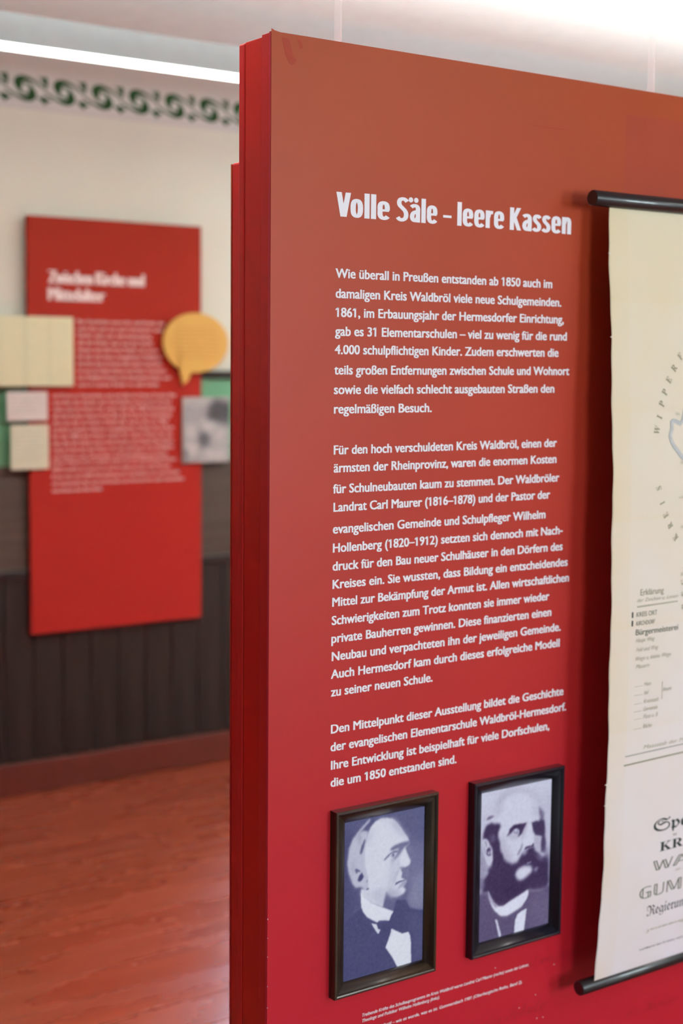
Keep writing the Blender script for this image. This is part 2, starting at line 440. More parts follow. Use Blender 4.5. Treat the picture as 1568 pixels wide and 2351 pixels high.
# ---- linear ceiling lights
def ceiling_light(y0, y1, z0, z1, x0, x1, hang, label, group='long linear ceiling lights', up=None):
    t = thing('ceiling_light', label, 'lamp', ((x0+x1)/2, (y0+y1)/2, z0), group)
    bm = bmesh.new()
    addbox(bm, x0, x1, y0, y1, z0+.004, z1)
    bm_obj('housing', bm, M['metalwhite'], t)
    box('diffuser', x0+.004, x1-.004, y0+.003, y1-.003, z0, z0+.005, M['led'], t)
    for xx in hang:
        box('suspension_strip', xx-.006, xx+.006, (y0+y1)/2-.001, (y0+y1)/2+.001, z1, ZC, M['metalwhite'], t)
    for xx in (x0, x1):
        box('end_cap', xx-.003, xx+.003, y0-.002, y1+.002, z0, z1+.002, M['metalwhite'], t)
    return t
ceiling_light(4.295, 4.380, 2.582, 2.676, 1.25, 6.6, (1.4, 5.6, 6.3), 'white linear ceiling light glowing in front of the stencilled frieze')
t = ceiling_light(2.24, 2.36, 2.445, 2.475, .95, 6.6, (1.2, 3.0, 4.6, 6.3), 'linear ceiling light washing the ceiling above the red display panel')
ceiling_light(-1.1, -.97, 2.62, 2.70, .6, 5.4, (.9, 5.1), 'linear ceiling light above the visitor in front of the display panel')

# ================================================================== MAIN DISPLAY PANEL
YP = 2.1538; X0 = 1.3741; X1 = 3.12; ZT = 2.1985
dp = thing('display_panel', 'tall free-standing red exhibition panel with the heading Volle Säle – leere Kassen', 'panel', ((X0+X1)/2, YP+.05, 0))
box('graphic_sheet', X0, X1, YP, YP+.002, 0, ZT+.0005, M['print'], dp)
box('sheet_edge', X0-.0006, X1, YP+.002, YP+.0065, 0, ZT, M['core'], dp)
box('front_board', X0, X1, YP+.0065, YP+.031, 0, ZT-.001, M['side2'], dp, .001)
box('core_board', X0+.0008, X1, YP+.031, YP+.0855, 0, ZT-.0045, M['side'], dp, .001)
box('panel_joint', X0+.004, X1, YP+.0855, YP+.0866, 0, ZT-.006, M['gap'], dp)
box('back_board', X0, X1, YP+.0866, YP+.1066, 0, ZT-.0045, M['side2'], dp, .0035)
poly_prism('peeling_corner', [(X0-.0004, ZT-.012), (X0-.0004, ZT+.0045), (X0+.006, ZT+.002), (X0+.016, ZT+.0005), (X0+.016, ZT-.004)], YP-.0004, YP+.0003, M['print'], dp)
YT = YP-.0004
# title
ZB = 1.9008
bold = [i*.013-.065 for i in range(11)]
# heavy condensed letters, drawn with an elliptical nib: strokes (curves), bars (straight, cut level)
HG = {
 'o': (.47, [('c', [(.235+.135*math.copysign(abs(math.cos(t))**.77, math.cos(t)), .385+.318*math.copysign(abs(math.sin(t))**.77, math.sin(t))) for t in [2*math.pi*k/36 for k in range(37)]])]),
 'l': (.20, [('b', (.1, 0), (.1, 1.03))]),
 'e': (.47, [('s', [(.37,.40),(.37,.55),(.33,.67),(.235,.705),(.14,.67),(.10,.55),(.10,.385),(.10,.22),(.145,.10),(.24,.066),(.33,.085),(.395,.15)]), ('r', .12, .44, .345, .440)]),
 'S': (.53, [('s', [(.455,.84),(.37,.925),(.26,.942),(.155,.905),(.112,.79),(.145,.665),(.26,.555),(.375,.44),(.42,.30),(.395,.16),(.31,.08),(.20,.06),(.115,.09),(.05,.16)])]),
 'a': (.46, [('b', (.36, 0), (.36, .52)), ('s', [(.36,.46),(.355,.60),(.30,.685),(.21,.70),(.13,.68),(.065,.63)]), ('s', [(.36,.455),(.24,.43),(.14,.36),(.105,.23),(.14,.11),(.22,.075),(.30,.12),(.35,.21)])]),
 's': (.41, [('s', [(.345,.62),(.28,.69),(.20,.705),(.125,.675),(.095,.575),(.135,.475),(.215,.40),(.29,.32),(.315,.205),(.27,.10),(.18,.066),(.10,.085),(.03,.145)])]),
 'r': (.34, [('b', (.1, 0), (.1, .77)), ('s', [(.12,.48),(.155,.62),(.22,.685),(.34,.69)])]),
 'n': (.465, [('b', (.1, 0), (.1, .77)), ('s', [(.12,.48),(.165,.64),(.245,.70),(.33,.67),(.365,.56),(.365,.45)]), ('b', (.365, 0), (.365, .5))]),
 'K': (.54, [('b', (.1, 0), (.1, 1)), ('b', (.16, .44), (.42, 1)), ('b', (.22, .56), (.44, 0))]),
 'V': (.54, [('b', (.10, 1), (.255, 0)), ('b', (.44, 1), (.285, 0))]),
}
def smooth_path(p, n=6):
    out = []
    for i in range(len(p)-1):
        p0, p1, p2, p3 = p[max(i-1, 0)], p[i], p[i+1], p[min(i+2, len(p)-1)]
        for k in range(n):
            t = k/n
            out.append(tuple(.5*((2*p1[d])+(-p0[d]+p2[d])*t+(2*p0[d]-5*p1[d]+4*p2[d]-p3[d])*t*t+(-p0[d]+3*p1[d]-3*p2[d]+p3[d])*t**3) for d in (0, 1)))
    return out+[p[-1]]
def heavy_word(wd, x0, x1, z, h):
    V, Fc, pen, lay = [], [], 0, 0
    for ch in wd:
        w, parts = HG[ch]
        for pt in parts:
            b0 = len(V); lay += 1
            if pt[0] == 'b':
                (xa, ya), (xb, yb) = pt[1], pt[2]
                hw = .098
                V += [(pen+xa-hw, ya, lay), (pen+xa+hw, ya, lay), (pen+xb+hw, yb, lay), (pen+xb-hw, yb, lay)]; Fc.append((b0, b0+1, b0+2, b0+3))
            elif pt[0] == 'r':
                V += [(pen+pt[1], pt[3], lay), (pen+pt[2], pt[3], lay), (pen+pt[2], pt[4], lay), (pen+pt[1], pt[4], lay)]; Fc.append((b0, b0+1, b0+2, b0+3))
            else:
                q = pt[1] if pt[0] == 'c' else smooth_path(pt[1]); n = len(q)
                for i, (x, y) in enumerate(q):
                    xa, ya = q[i-1] if i else (q[-2] if pt[0] == 'c' else q[0]); xb, yb = q[i+1] if i < n-1 else (q[1] if pt[0] == 'c' else q[-1])
                    tx, ty_ = xb-xa, yb-ya; l = math.hypot(tx, ty_) or 1
                    nx_, ny_ = -ty_/l*.098, tx/l*.072
                    V += [(pen+x+nx_, y+ny_, lay), (pen+x-nx_, y-ny_, lay)]
                Fc += [(b0+2*i, b0+2*i+1, b0+2*i+3, b0+2*i+2) for i in range(n-1)]
        pen += w+(-.02 if ch == 'V' else .045)
    xs_ = [v[0] for v in V]; m0 = min(xs_); sx = (x1-x0)/(max(xs_)-m0)
    return mesh_from('heading_word', [(x0+(v[0]-m0)*sx, YT-.00003*v[2], z+v[1]*h) for v in V], Fc, M['white'], dp)
for wd, a, b in (('Volle', 1.5095, 1.6271), ('Sale', 1.641, 1.7368), ('leere', 1.7845, 1.8998), ('Kassen', 1.9146, 2.0753)):
    heavy_word(wd, a, b, ZB, .0422)
box('heading_dash', 1.7502, 1.7701, YT-.0006, YT, 1.9135, 1.9180, M['white'], dp)
def disc(x, z, rx, rz, n=20): return [(x+rx*math.cos(2*math.pi*k/n), z+rz*math.sin(2*math.pi*k/n)) for k in range(n)]
for x in (1.6746, 1.6869): poly_prism('heading_dot', disc(x, 1.9402, .0051, .0046), YT-.0005, YT, M['white'], dp)
LINES = [("Wie überall in Preußen entstanden ab 1850 auch im", 1.5093,2.0286,1.7942), ("damaligen Kreis Waldbröl viele neue Schulgemeinden.", 1.5097,2.0540,1.7590),
("1861, im Erbauungsjahr der Hermesdorfer Einrichtung,", 1.5101,2.0620,1.7259), ("gab es 31 Elementarschulen – viel zu wenig für die rund", 1.5093,2.0712,1.6927),
("4.000 schulpflichtigen Kinder. Zudem erschwerten die", 1.5090,2.0497,1.6604), ("teils großen Entfernungen zwischen Schule und Wohnort", 1.5083,2.0804,1.6245),
("sowie die vielfach schlecht ausgebauten Straßen den", 1.5080,2.0408,1.5898), ("regelmäßigen Besuch.", 1.5084,1.7308,1.5553),
("Für den hoch verschuldeten Kreis Waldbröl, einen der", 1.5088,2.0512,1.4824), ("ärmsten der Rheinprovinz, waren die enormen Kosten", 1.5092,2.0513,1.4502),
("für Schulneubauten kaum zu stemmen. Der Waldbröler", 1.5081,2.0603,1.4128), ("Landrat Carl Maurer (1816–1878) und der Pastor der", 1.5092,2.0364,1.3798),
("evangelischen Gemeinde und Schulpfleger Wilhelm", 1.5085,2.0251,1.3405), ("Hollenberg (1820–1912) setzten sich dennoch mit Nach-", 1.5089,2.0731,1.3064),
("druck für den Bau neuer Schulhäuser in den Dörfern des", 1.5086,2.0742,1.2733), ("Kreises ein. Sie wussten, dass Bildung ein entscheidendes", 1.5089,2.0892,1.2405),
("Mittel zur Bekämpfung der Armut ist. Allen wirtschaftlichen", 1.5086,2.0940,1.2081), ("Schwierigkeiten zum Trotz konnten sie immer wieder", 1.5078,2.0409,1.1746),
("private Bauherren gewinnen. Diese finanzierten einen", 1.5074,2.0475,1.1417), ("Neubau und verpachteten ihn der jeweiligen Gemeinde.", 1.5085,2.0743,1.1088),
("Auch Hermesdorf kam durch dieses erfolgreiche Modell", 1.5071,2.0726,1.0762), ("zu seiner neuen Schule.", 1.5074,1.7432,1.0434),
("Den Mittelpunkt dieser Ausstellung bildet die Geschichte", 1.5082,2.0867,.9747), ("der evangelischen Elementarschule Waldbröl-Hermesdorf.", 1.5078,2.0949,.9415),
("Ihre Entwicklung ist beispielhaft für viele Dorfschulen,", 1.5089,2.0496,.9076), ("die um 1850 entstanden sind.", 1.5085,1.8059,.8752)]
for s_, a, b, z in LINES:
    text('text_line', s_, a, b, z, .0158, YT, M['white'], dp, copies=(-.029, -.010, .010, .029), vcop=(-.006, .014), xh=.71)
for s_, a, b, z in (("Treibende Kräfte des Schulbauprogramms im Kreis Waldbröl waren Landrat Carl Maurer (rechts) sowie der Lehrer,", 1.5862, 2.0084, .4187),
                    ("Theologe und Politiker Wilhelm Hollenberg (links).", 1.5863, 1.7742, .4079), ("Bilder: Waldbröl – wie es wurde, was es ist. Gummersbach 1981 (Oberbergische Reihe, Band 2),", 1.5863, 1.9911, .3861)):
    text('caption_line', s_, a, b, z, .0062, YT, M['white'], dp, shear=.22, copies=(-.012, .012), xh=.71)
# retouch marks, crease and flecks on the sheet
poly_prism('scuff_mark', [(1.3945,2.1913),(1.4094,2.1897),(1.4140,2.1761),(1.4165,2.1635),(1.4240,2.158),(1.4225,2.1520),(1.4159,2.1475),(1.4097,2.1495),(1.4017,2.1636)], YP-.00015, YP, M['smear'], dp)
poly_prism('scuff_mark', [(1.4255,2.1919),(1.4325,2.1912),(1.4379,2.1825),(1.4370,2.178),(1.4326,2.1770)], YP-.00015, YP, M['smear'], dp)
poly_prism('crease', [(1.9424,2.1012),(2.02,2.1022),(2.1154,2.1010),(2.02,2.0998)], YP-.0002, YP, M['smear'], dp)
poly_prism('retouched_patch', [(2.2195,2.1477),(2.32,2.150),(2.46,2.1465),(2.462,1.82),(2.2195,1.82)], YP-.00012, YP, M['patch'], dp)
for z, sx in ((.655, .0010), (.585, .0007), (.49, .0008), (.452, .0009), (.62, .0006), (.53, .0006), (.43, .0005)):
    poly_prism('chipped_fleck', disc(X0+.0004, z, sx, .0011, 7), YP-.00015, YP, M['chip'], dp)
for x, z in ((1.918, .436), (2.035, .30), (2.052, .298), (2.03, .352), (1.985, .335), (2.08, .405)):
    poly_prism('chipped_fleck', disc(x, z, .0011, .0013, 8), YP-.00015, YP, M['chip'], dp)
# ghost of old handwriting printed in darker red along the foot
if MATHF:
    def scr(s_):
        o = ''
        for ch in s_:
            if 'A' <= ch <= 'Z': o += chr(0x1D4D0+ord(ch)-65)
            elif 'a' <= ch <= 'z': o += chr(0x1D4EA+ord(ch)-97)
            else: o += ch
        return o
    for s_, x, z, h in (('der Kinder', 1.50, .385, .030), ('im Besuche der Schule', 1.70, .315, .032), ('ist wie folgt', 2.0, .415, .024), ('Hermesdorf den', 1.52, .25, .034),
                        ('und alle Gemeinden', 1.86, .245, .034), ('Waldbroel', 2.42, .31, .034), ('des Kreises', 2.3, .23, .03), ('Schule', 2.08, .345, .03)):
        text('faint_script', scr(s_), x, None, z, h, YP-.0002, M['ghost'], dp, font=MATHF, shear=.35)
def frak(s_):
    o = ''
    sp = {'C': 'ℭ', 'H': 'ℌ', 'I': 'ℑ', 'R': 'ℜ', 'Z': 'ℨ'}
    for ch in s_:
        if ch in sp: o += sp[ch]
        elif 'A' <= ch <= 'Z': o += chr(0x1D504+ord(ch)-65)
        elif 'a' <= ch <= 'z': o += chr(0x1D51E+ord(ch)-97)
        else: o += ch
    return o
def rom(s_, up_=0x1D400, lo_=0x1D41A):
    return ''.join(chr(up_+ord(c)-65) if 'A' <= c <= 'Z' else chr(lo_+ord(c)-97) if 'a' <= c <= 'z' else c for c in s_)
def dbl(s_):
    sp = {'C': 'ℂ', 'H': 'ℍ', 'R': 'ℝ'}
    return ''.join(sp[c] if c in sp else chr(0x1D538+ord(c)-65) if 'A' <= c <= 'Z' else c for c in s_)

# second panel directly behind
X2 = 1.4549
d2 = thing('display_panel', 'lower red exhibition panel showing only its narrow edge behind the tall panel', 'panel', (2.3, 2.36, 0))
box('front_sheet', X2, 3.15, 2.300, 2.303, 0, 2.012, M['print'], d2)
box('panel_body', X2, 3.15, 2.303, 2.417, 0, 2.0135, M['side2'], d2, .004)
box('back_sheet', X2, 3.15, 2.417, 2.42, 0, 2.012, M['print'], d2)

# clear support strips between panel and ceiling
for i, (a, b) in enumerate(((1.5492, 1.5644), (2.3501, 2.3699))):
    t = thing('support_strip', ['clear hanging strip rising from the panel top near its left corner', 'clear hanging strip rising from the panel top above the rolled map'][i], 'support', ((a+b)/2, 2.2205, ZT-.0045), 'clear strips between the red panel and the ceiling')
    box('strip', a, b, 2.2195, 2.2215, ZT-.0045, ZC, M['rodacryl'], t)
    box('strip_edge', b-.0015, b, 2.2190, 2.2220, ZT-.0045, ZC, M['rodacryl'], t)
    box('foot_clip', a-.004, b+.004, 2.210, 2.230, ZT-.006, ZT-.0035, M['side2'], t)

# ================================================================== PORTRAITS
def picture_frame(label, x0, x1, z0, z1, mv, mh, px, img, dark, light, g=(1.6, 1.6, 1.25)):
    t = thing('picture_frame', label, 'picture', ((x0+x1)/2, YP, z0), 'framed portrait photographs on the red panel')
    prof = [(0, 0), (0, .0190), (.0012, .0202), (.0040, .0204), (.0060, .0190), (.0066, .0172)]+[(.0068+.0192*math.sin(math.radians(a_)), .0085+.0085*math.cos(math.radians(a_))) for a_ in range(0, 91, 9)]+[(.0266, .0084), (.0275, .0050)]
    C4 = [(x0, z0), (x1, z0), (x1, z1), (x0, z1)]
    D4 = [(1, 1), (-1, 1), (-1, -1), (1, -1)]
    for k in range(4):
        a, b = k, (k+1) % 4
        V = []
        for (w, h) in prof:
            V.append((C4[a][0]+D4[a][0]*w, YP-h, C4[a][1]+D4[a][1]*w)); V.append((C4[b][0]+D4[b][0]*w, YP-h, C4[b][1]+D4[b][1]*w))
        n = len(prof); Fc = [(2*i, 2*i+1, 2*i+3, 2*i+2) for i in range(n-1)]
        V += [(C4[a][0]+D4[a][0]*.0275, YP, C4[a][1]+D4[a][1]*.0275), (C4[b][0]+D4[b][0]*.0275, YP, C4[b][1]+D4[b][1]*.0275)]
        Fc += [(2*n-2, 2*n-1, 2*n+1, 2*n), (2*n, 2*n+1, 1, 0), tuple(range(0, 2*n+2, 2)), tuple(range(1, 2*n+2, 2))[::-1]]
        bm = bmesh.new(); vs = [bm.verts.new(v) for v in V]
        for f in Fc: bm.faces.new([vs[i] for i in f])
        ro = bm_obj('frame_rail', bm, mh if k % 2 == 0 else mv, t)
        ro.data.polygons.foreach_set('use_smooth', [5 <= i_ <= 15 for i_ in range(len(ro.data.polygons))])
    box('backing', x0+.02, x1-.02, YP-.0060, YP, z0+.02, z1-.02, M['blackend'], t)
    p = px
    print_grid('photograph', p[0], p[1], p[2], p[3], YP-.0085, tone(img, dark, light, g), M['printattr'], t)
    return t
def dbx(*a): return [(2*x_, 1619+2*y_) for x_, y_ in a]
HA = homog([(283, 800), (1213, 607), (1196, 2409), (272, 2663)])
LA = [
 ([(900,1100),(1300,900),(1300,2000),(1050,1850),(980,1700)], .36, 14),
 ([(1080,1420),(1250,1350),(1250,1850),(1060,1810),(980,1700)], .44, 9),
 ([(260,900),(420,850),(380,1500),(480,1700),(260,2100)], .20, 14),
 ([(1050,640),(1250,600),(1250,1100),(1110,1000)], .27, 12),
 # hair
 ([(570,750),(640,765),(610,850),(560,900),(540,960),(520,1060),(480,1160),(455,1150),(470,1020),(440,950),(490,860)], .24, 2.5),
 ([(575,755),(540,790),(470,870),(420,940),(435,950),(500,880),(560,810),(590,770)], .66, 1.5),
 ([(560,905),(500,895),(440,925),(385,985),(340,1100),(318,1280),(335,1380),(365,1470),(390,1530),(425,1560),(470,1545),(520,1580),(570,1580),(570,1300),(540,1100)], .76, 2),
 ([(520,985),(480,1080),(462,1160),(482,1172),(505,1110),(530,1010)], .28, 1.5),
 ([(430,960),(470,920),(480,1000),(460,1060)], .60, 3),
 ([(370,1250),(400,1240),(420,1330),(390,1400),(360,1350)], .68, 4),
 # face
 ([(560,930),(590,850),(640,790),(700,755),(770,748),(840,760),(890,800),(940,865),(975,920),(1010,965),(1035,1010),(1035,1050),(990,1100),(1030,1190),(1053,1250),(1040,1295),(1000,1322),(940,1345),(958,1390),(945,1440),(1005,1470),(1010,1500),(965,1550),(1005,1580),(980,1635),(900,1675),(800,1700),(750,1700),(735,1785),(600,1735),(478,1640),(478,1575),(560,1580),(560,1450),(525,1300),(520,1120)], .90, 1.5),
 ([(840,760),(900,805),(960,900),(1010,965),(1035,1010),(960,960),(880,880),(820,800)], .72, 5),
 ([(575,900),(620,860),(600,1000),(570,1080),(545,1000)], .80, 5),
 ([(700,760),(850,770),(840,800),(700,790)], .82, 4),
 # cheek shade and beard side
 ([(830,1240),(900,1260),(900,1420),(860,1540),(780,1600),(800,1450)], .80, 7),
 ([(590,1600),(740,1560),(760,1700),(735,1785),(620,1720)], .78, 6),
 ([(480,1580),(600,1620),(600,1740),(490,1650)], .84, 4),
 # brow and eye socket
 ([(1042,1015),(960,1030),(880,1060),(830,1090),(810,1125),(840,1130),(900,1105),(950,1115),(985,1085),(1035,1060)], .34, 2),
 ([(920,1060),(975,1070),(960,1120),(930,1170),(890,1215),(860,1245),(850,1215),(890,1170)], .40, 2.5),
 ([(735,1245),(765,1205),(805,1165),(850,1135),(895,1125),(905,1150),(870,1155),(830,1165),(790,1205),(760,1235)], .34, 1.3),
 ([(830,1170),(858,1158),(866,1182),(848,1212),(832,1195)], .34, 1.0),
 ([(812,1175),(832,1170),(834,1198),(816,1205)], .72, .7),
 ([(822,1210),(862,1200),(858,1262),(832,1310),(826,1270)], .68, 3),
 ([(880,1250),(915,1230),(930,1300),(905,1340),(890,1300)], .78, 3),
 ([(1000,1070),(1050,1080),(1100,1180),(1060,1230),(1020,1150)], .38, 3),
 # nose underside, moustache area
 ([(915,1330),(950,1318),(1000,1325),(1040,1300),(1035,1360),(1035,1440),(1010,1462),(975,1450),(955,1440),(968,1390),(945,1348)], .40, 2),
 ([(905,1345),(925,1355),(880,1440),(862,1530),(855,1500),(875,1410)], .66, 2.5),
 ([(868,1532),(885,1500),(930,1478),(1012,1463),(985,1482),(930,1500),(895,1520)], .26, 1),
 ([(960,1488),(1012,1480),(1000,1520),(962,1548),(925,1560),(900,1590),(905,1560)], .60, 2),
 ([(1010,1465),(1060,1500),(1050,1620),(1000,1690),(1000,1600),(990,1540)], .36, 3),
 # under the chin
 ([(770,1600),(820,1650),(900,1665),(960,1640),(1015,1590),(1010,1700),(1045,1800),(860,1845),(740,1785),(752,1690)], .30, 2.5),
 ([(800,1560),(900,1600),(960,1620),(900,1665),(820,1665),(775,1620)], .66, 5),
 # ear
 ([(405,1345),(425,1335),(470,1355),(470,1375),(445,1370),(432,1395),(418,1385)], .32, 1),
 ([(437,1475),(455,1420),(488,1375),(512,1430),(492,1465),(465,1490)], .18, 1.3),
 ([(535,1572),(570,1560),(572,1580),(540,1586)], .36, 1),
 ([(545,1460),(556,1470),(552,1500),(540,1490)], .5, 1),
 # coat
 ([(250,2010),(330,1920),(420,1850),(482,1790),(520,1850),(580,1920),(670,1962),(805,1945),(830,1880),(855,1835),(890,1700),(990,1700),(1045,1792),(1120,1815),(1230,1825),(1230,2500),(250,2750)], .19, 1.5),
 ([(1000,1880),(1200,1850),(1200,2400),(1080,2440),(1060,2150)], .22, 8),
 # collar, tie, shirt
 ([(476,1610),(510,1660),(600,1735),(730,1790),(857,1836),(828,1880),(806,1945),(770,1938),(690,1942),(668,1963),(610,1935),(550,1900),(505,1840),(485,1790),(476,1700)], .95, 1),
 ([(600,1972),(660,1985),(680,2040),(706,2048),(683,2100),(650,2060)], .92, .8),
 ([(832,2035),(880,2060),(960,2096),(1030,2074),(1050,2120),(1060,2200),(1064,2440),(905,2490),(850,2380),(765,2255),(800,2160),(826,2080)], .95, .9),
 ([(720,2010),(790,2000),(800,2100),(740,2110)], .15, 8),
]
imgA = paint(190, 300, .27, LA, HA, .010, 3)
picture_frame('dark brown wooden frame with portrait of a clean-shaven man in a bow tie', 1.509, 1.7482, .4765, .8315, M['oak'], M['oakh'],
              (1.5350, 1.7225, .5015, .8060), imgA, (.018, .018, .085), (.84, .87, .97))
HB = homog([(373, 480), (1257, 280), (1215, 2110), (350, 2345)])
LB = [
 ([(340,450),(1300,250),(1300,520),(340,760)], .86, 16),
 ([(1140,500),(1300,450),(1290,1100),(1190,1000)], .80, 12),
 ([(340,1100),(480,1300),(470,1600),(340,1650)], .58, 10),
 ([(600,520),(760,420),(960,430),(1080,520),(1130,640),(1060,560),(950,490),(820,470),(700,540),(600,680),(520,740)], .70, 7),
 ([(430,850),(500,800),(560,720),(640,590),(720,510),(830,480),(950,500),(1050,570),(1095,670),(1120,800),(1100,1000),(1110,1190),(1000,1300),(700,1360),(560,1200),(540,950)], .88, 3.5),
 ([(560,720),(640,590),(650,640),(590,770),(520,830)], .74, 5),
 ([(1000,560),(1080,650),(1100,780),(1050,780),(1010,680)], .78, 6),
 ([(600,1000),(660,1040),(700,1200),(780,1290),(720,1360),(650,1310),(610,1180)], .72, 7),
 # hair
 ([(438,830),(455,790),(480,768),(540,768),(520,790),(490,810)], .38, 1.5),
 ([(395,1060),(405,980),(430,910),(450,880),(480,870),(500,850),(540,870),(600,860),(620,900),(590,970),(585,1030),(610,1100),(615,1200),(650,1260),(650,1320),(560,1400),(510,1400),(520,1300),(510,1180),(470,1100),(450,1070),(420,1060)], .13, 2.5),
 ([(480,1020),(540,990),(560,1060),(520,1110),(490,1090)], .26, 3),
 ([(1090,640),(1130,680),(1160,720),(1155,830),(1115,810),(1095,740)], .40, 2.5),
 ([(1100,790),(1160,820),(1175,950),(1170,1000),(1185,1100),(1180,1230),(1120,1220),(1110,1130),(1130,1020),(1100,900)], .20, 2.5),
 # ear
 ([(393,1095),(412,1068),(440,1062),(465,1095),(480,1150),(510,1180),(518,1320),(500,1370),(475,1398),(445,1370),(425,1290),(402,1220)], .82, 1.2),
 ([(415,1085),(440,1090),(450,1140),(440,1170),(430,1120)], .55, 1),
 ([(440,1250),(445,1190),(470,1160),(500,1180),(490,1220),(500,1260),(470,1275)], .24, 1.3),
 ([(452,1230),(480,1205),(492,1240),(470,1262)], .62, 1),
 ([(410,1140),(425,1180),(430,1260),(415,1220)], .6, 1),
 # brows and eyes
 ([(685,1035),(710,990),(730,930),(775,885),(830,868),(900,858),(945,848),(925,905),(905,950),(890,985),(850,1020),(820,1035),(845,985),(850,950),(815,925),(780,945),(750,990),(720,1010)], .13, 1.5),
 ([(760,975),(795,940),(822,945),(845,975),(830,1000),(795,995),(775,985)], .58, 1),
 ([(790,935),(815,940),(812,965),(795,965)], .85, .7),
 ([(700,1010),(780,1000),(840,1010),(830,1050),(760,1060),(710,1050)], .72, 4),
 ([(1000,850),(1060,825),(1110,830),(1160,825),(1165,900),(1155,990),(1120,1020),(1050,1010),(1020,960),(1005,900)], .15, 2),
 ([(1020,1030),(1100,1030),(1112,1110),(1110,1190),(1080,1200),(1040,1120)], .72, 2),
 # nose
 ([(955,860),(1000,860),(1010,930),(1022,1030),(1032,1080),(1015,1130),(960,1135),(900,1165),(885,1120),(905,1060),(940,980)], .90, 1.5),
 ([(905,1020),(935,950),(950,870),(930,880),(900,950),(870,1030),(880,1080)], .74, 3),
 ([(908,1190),(925,1158),(950,1145),(1000,1140),(1030,1100),(1030,1150),(980,1160),(945,1178),(925,1195)], .16, 1.2),
 ([(818,1262),(835,1225),(865,1170),(882,1115),(893,1120),(880,1180),(850,1240),(830,1265)], .46, 1.5),
 # moustache and beard
 ([(640,1290),(700,1340),(760,1368),(820,1350),(850,1300),(880,1240),(930,1210),(960,1170),(1030,1140),(1050,1200),(1110,1250),(1130,1290),(1200,1240),(1222,1300),(1222,1600),(1190,1680),(1050,1700),(960,1695),(850,1760),(720,1850),(690,1890),(600,1900),(545,1860),(490,1790),(460,1720),(400,1740),(380,1640),(420,1550),(470,1490),(460,1440),(520,1380),(560,1280)], .13, 3),
 ([(880,1230),(930,1200),(945,1240),(900,1260)], .62, 3),
 ([(800,1500),(830,1440),(880,1405),(940,1392),(990,1395),(1012,1430),(1005,1465),(960,1510),(900,1560),(850,1575),(815,1545)], .90, 3),
 ([(940,1362),(1000,1338),(995,1350),(950,1370)], .74, 1.2),
 ([(1030,1430),(1085,1400),(1070,1460),(1040,1470)], .5, 2.5),
 ([(1050,1250),(1130,1290),(1140,1330),(1080,1300)], .42, 3),
 ([(1150,1180),(1222,1180),(1222,1330),(1180,1280)], .50, 6),
 ([(360,1560),(400,1540),(420,1650),(360,1720)], .42, 4),
 ([(650,1550),(800,1650),(950,1640),(850,1740),(680,1760)], .10, 8),
 # coat
 ([(330,1740),(400,1730),(455,1720),(500,1830),(560,1950),(640,2015),(700,2010),(880,1900),(965,1700),(1100,1700),(1250,1620),(1250,2200),(330,2500)], .27, 3),
 ([(1000,1750),(1230,1700),(1230,2110),(960,2170)], .33, 14),
 # collar and shirt
 ([(465,1700),(490,1760),(530,1845),(590,1900),(650,1895),(720,1845),(850,1765),(960,1690),(965,1740),(940,1810),(880,1895),(790,1960),(700,2008),(620,2012),(550,1950),(510,1890),(480,1800)], .95, 1.2),
 ([(480,1740),(520,1840),(590,1900),(560,1910),(500,1840),(470,1760)], .45, 2),
 ([(552,2055),(580,2060),(600,2140),(628,2245),(618,2285),(598,2260),(575,2150)], .86, 1),
 ([(942,1925),(930,2030),(908,2200),(840,2240),(788,2235),(800,2070),(830,1995),(880,1955)], .95, 1),
]
imgB = paint(190, 300, .80, LB, HB, .014, 5)
picture_frame('black frame with portrait of a bald man with a full dark beard', 1.8382, 2.0782, .4770, .8325, M['ebony'], M['ebonyh'],
              (1.8645, 2.0525, .5030, .8080), imgB, (.024, .010, .045), (.82, .85, 1.0), (1.6, 1.75, 1.4))

# ================================================================== HANGING MAP
def ymap(z): return float(np.interp(z, [.355, .385, .4, .486, .625, .861, 1.16, 1.42, 1.6, 1.745, 1.848, 1.95, 1.99], [2.085, 2.076, 2.074, 2.066, 2.059, 2.0548, 2.057, 2.0623, 2.0717, 2.0809, 2.0884, 2.0935, 2.094]))
mp_ = thing('hanging_map', 'aged cream district map hanging between two black rods on the red panel', 'map', (2.5, YP, .36))
MX0, MX1 = 2.118, 2.93
nx, nz = 150, 240
xs = np.linspace(MX0, MX1, nx); zs = np.linspace(.383, 1.958, nz)
GX, GZ = np.meshgrid(xs, zs)
rng = np.random.RandomState(11)
def cloud(s): 
    a = gauss(rng.randn(nz, nx), s); return a/a.std()
t_ = (GZ-.38)/1.58
base = np.stack([.77+.02*t_, .70-.0*t_, .75-.25*t_], -1)
stain = np.clip(cloud(9)*.5+cloud(3)*.25, -1, 1.3)
edge = np.exp(-np.abs(GX-2.12)/.03)+(GX < 2.168)*.7
for zc in (1.3365, 1.120, .905, 1.55, 1.77):        # fold lines between the linen sections
    below = (GZ > zc) & (GZ < zc+.06)
    edge = edge+below*np.exp(-(GZ-zc)/.018)*.8*(GX < 2.35)
k_ = np.clip(stain*.35+edge*.55, -.3, 1.6)[..., None]
rgb = base*(1-k_*np.array([.015, .05, .15]))
V = []; L_ = org(mp_)
for j in range(nz):
    for i in range(nx):
        xe = xs[i]+(.0012*math.sin(zs[j]*23)+.0007*math.sin(zs[j]*71) if i == 0 else 0)
        V.append((float(xe)-L_.x, ymap(zs[j])-L_.y, float(zs[j])-L_.z))
Fc = [(j*nx+i, j*nx+i+1, (j+1)*nx+i+1, (j+1)*nx+i) for j in range(nz-1) for i in range(nx-1)]
me = bpy.data.meshes.new('map_sheet'); me.from_pydata(V, [], Fc)
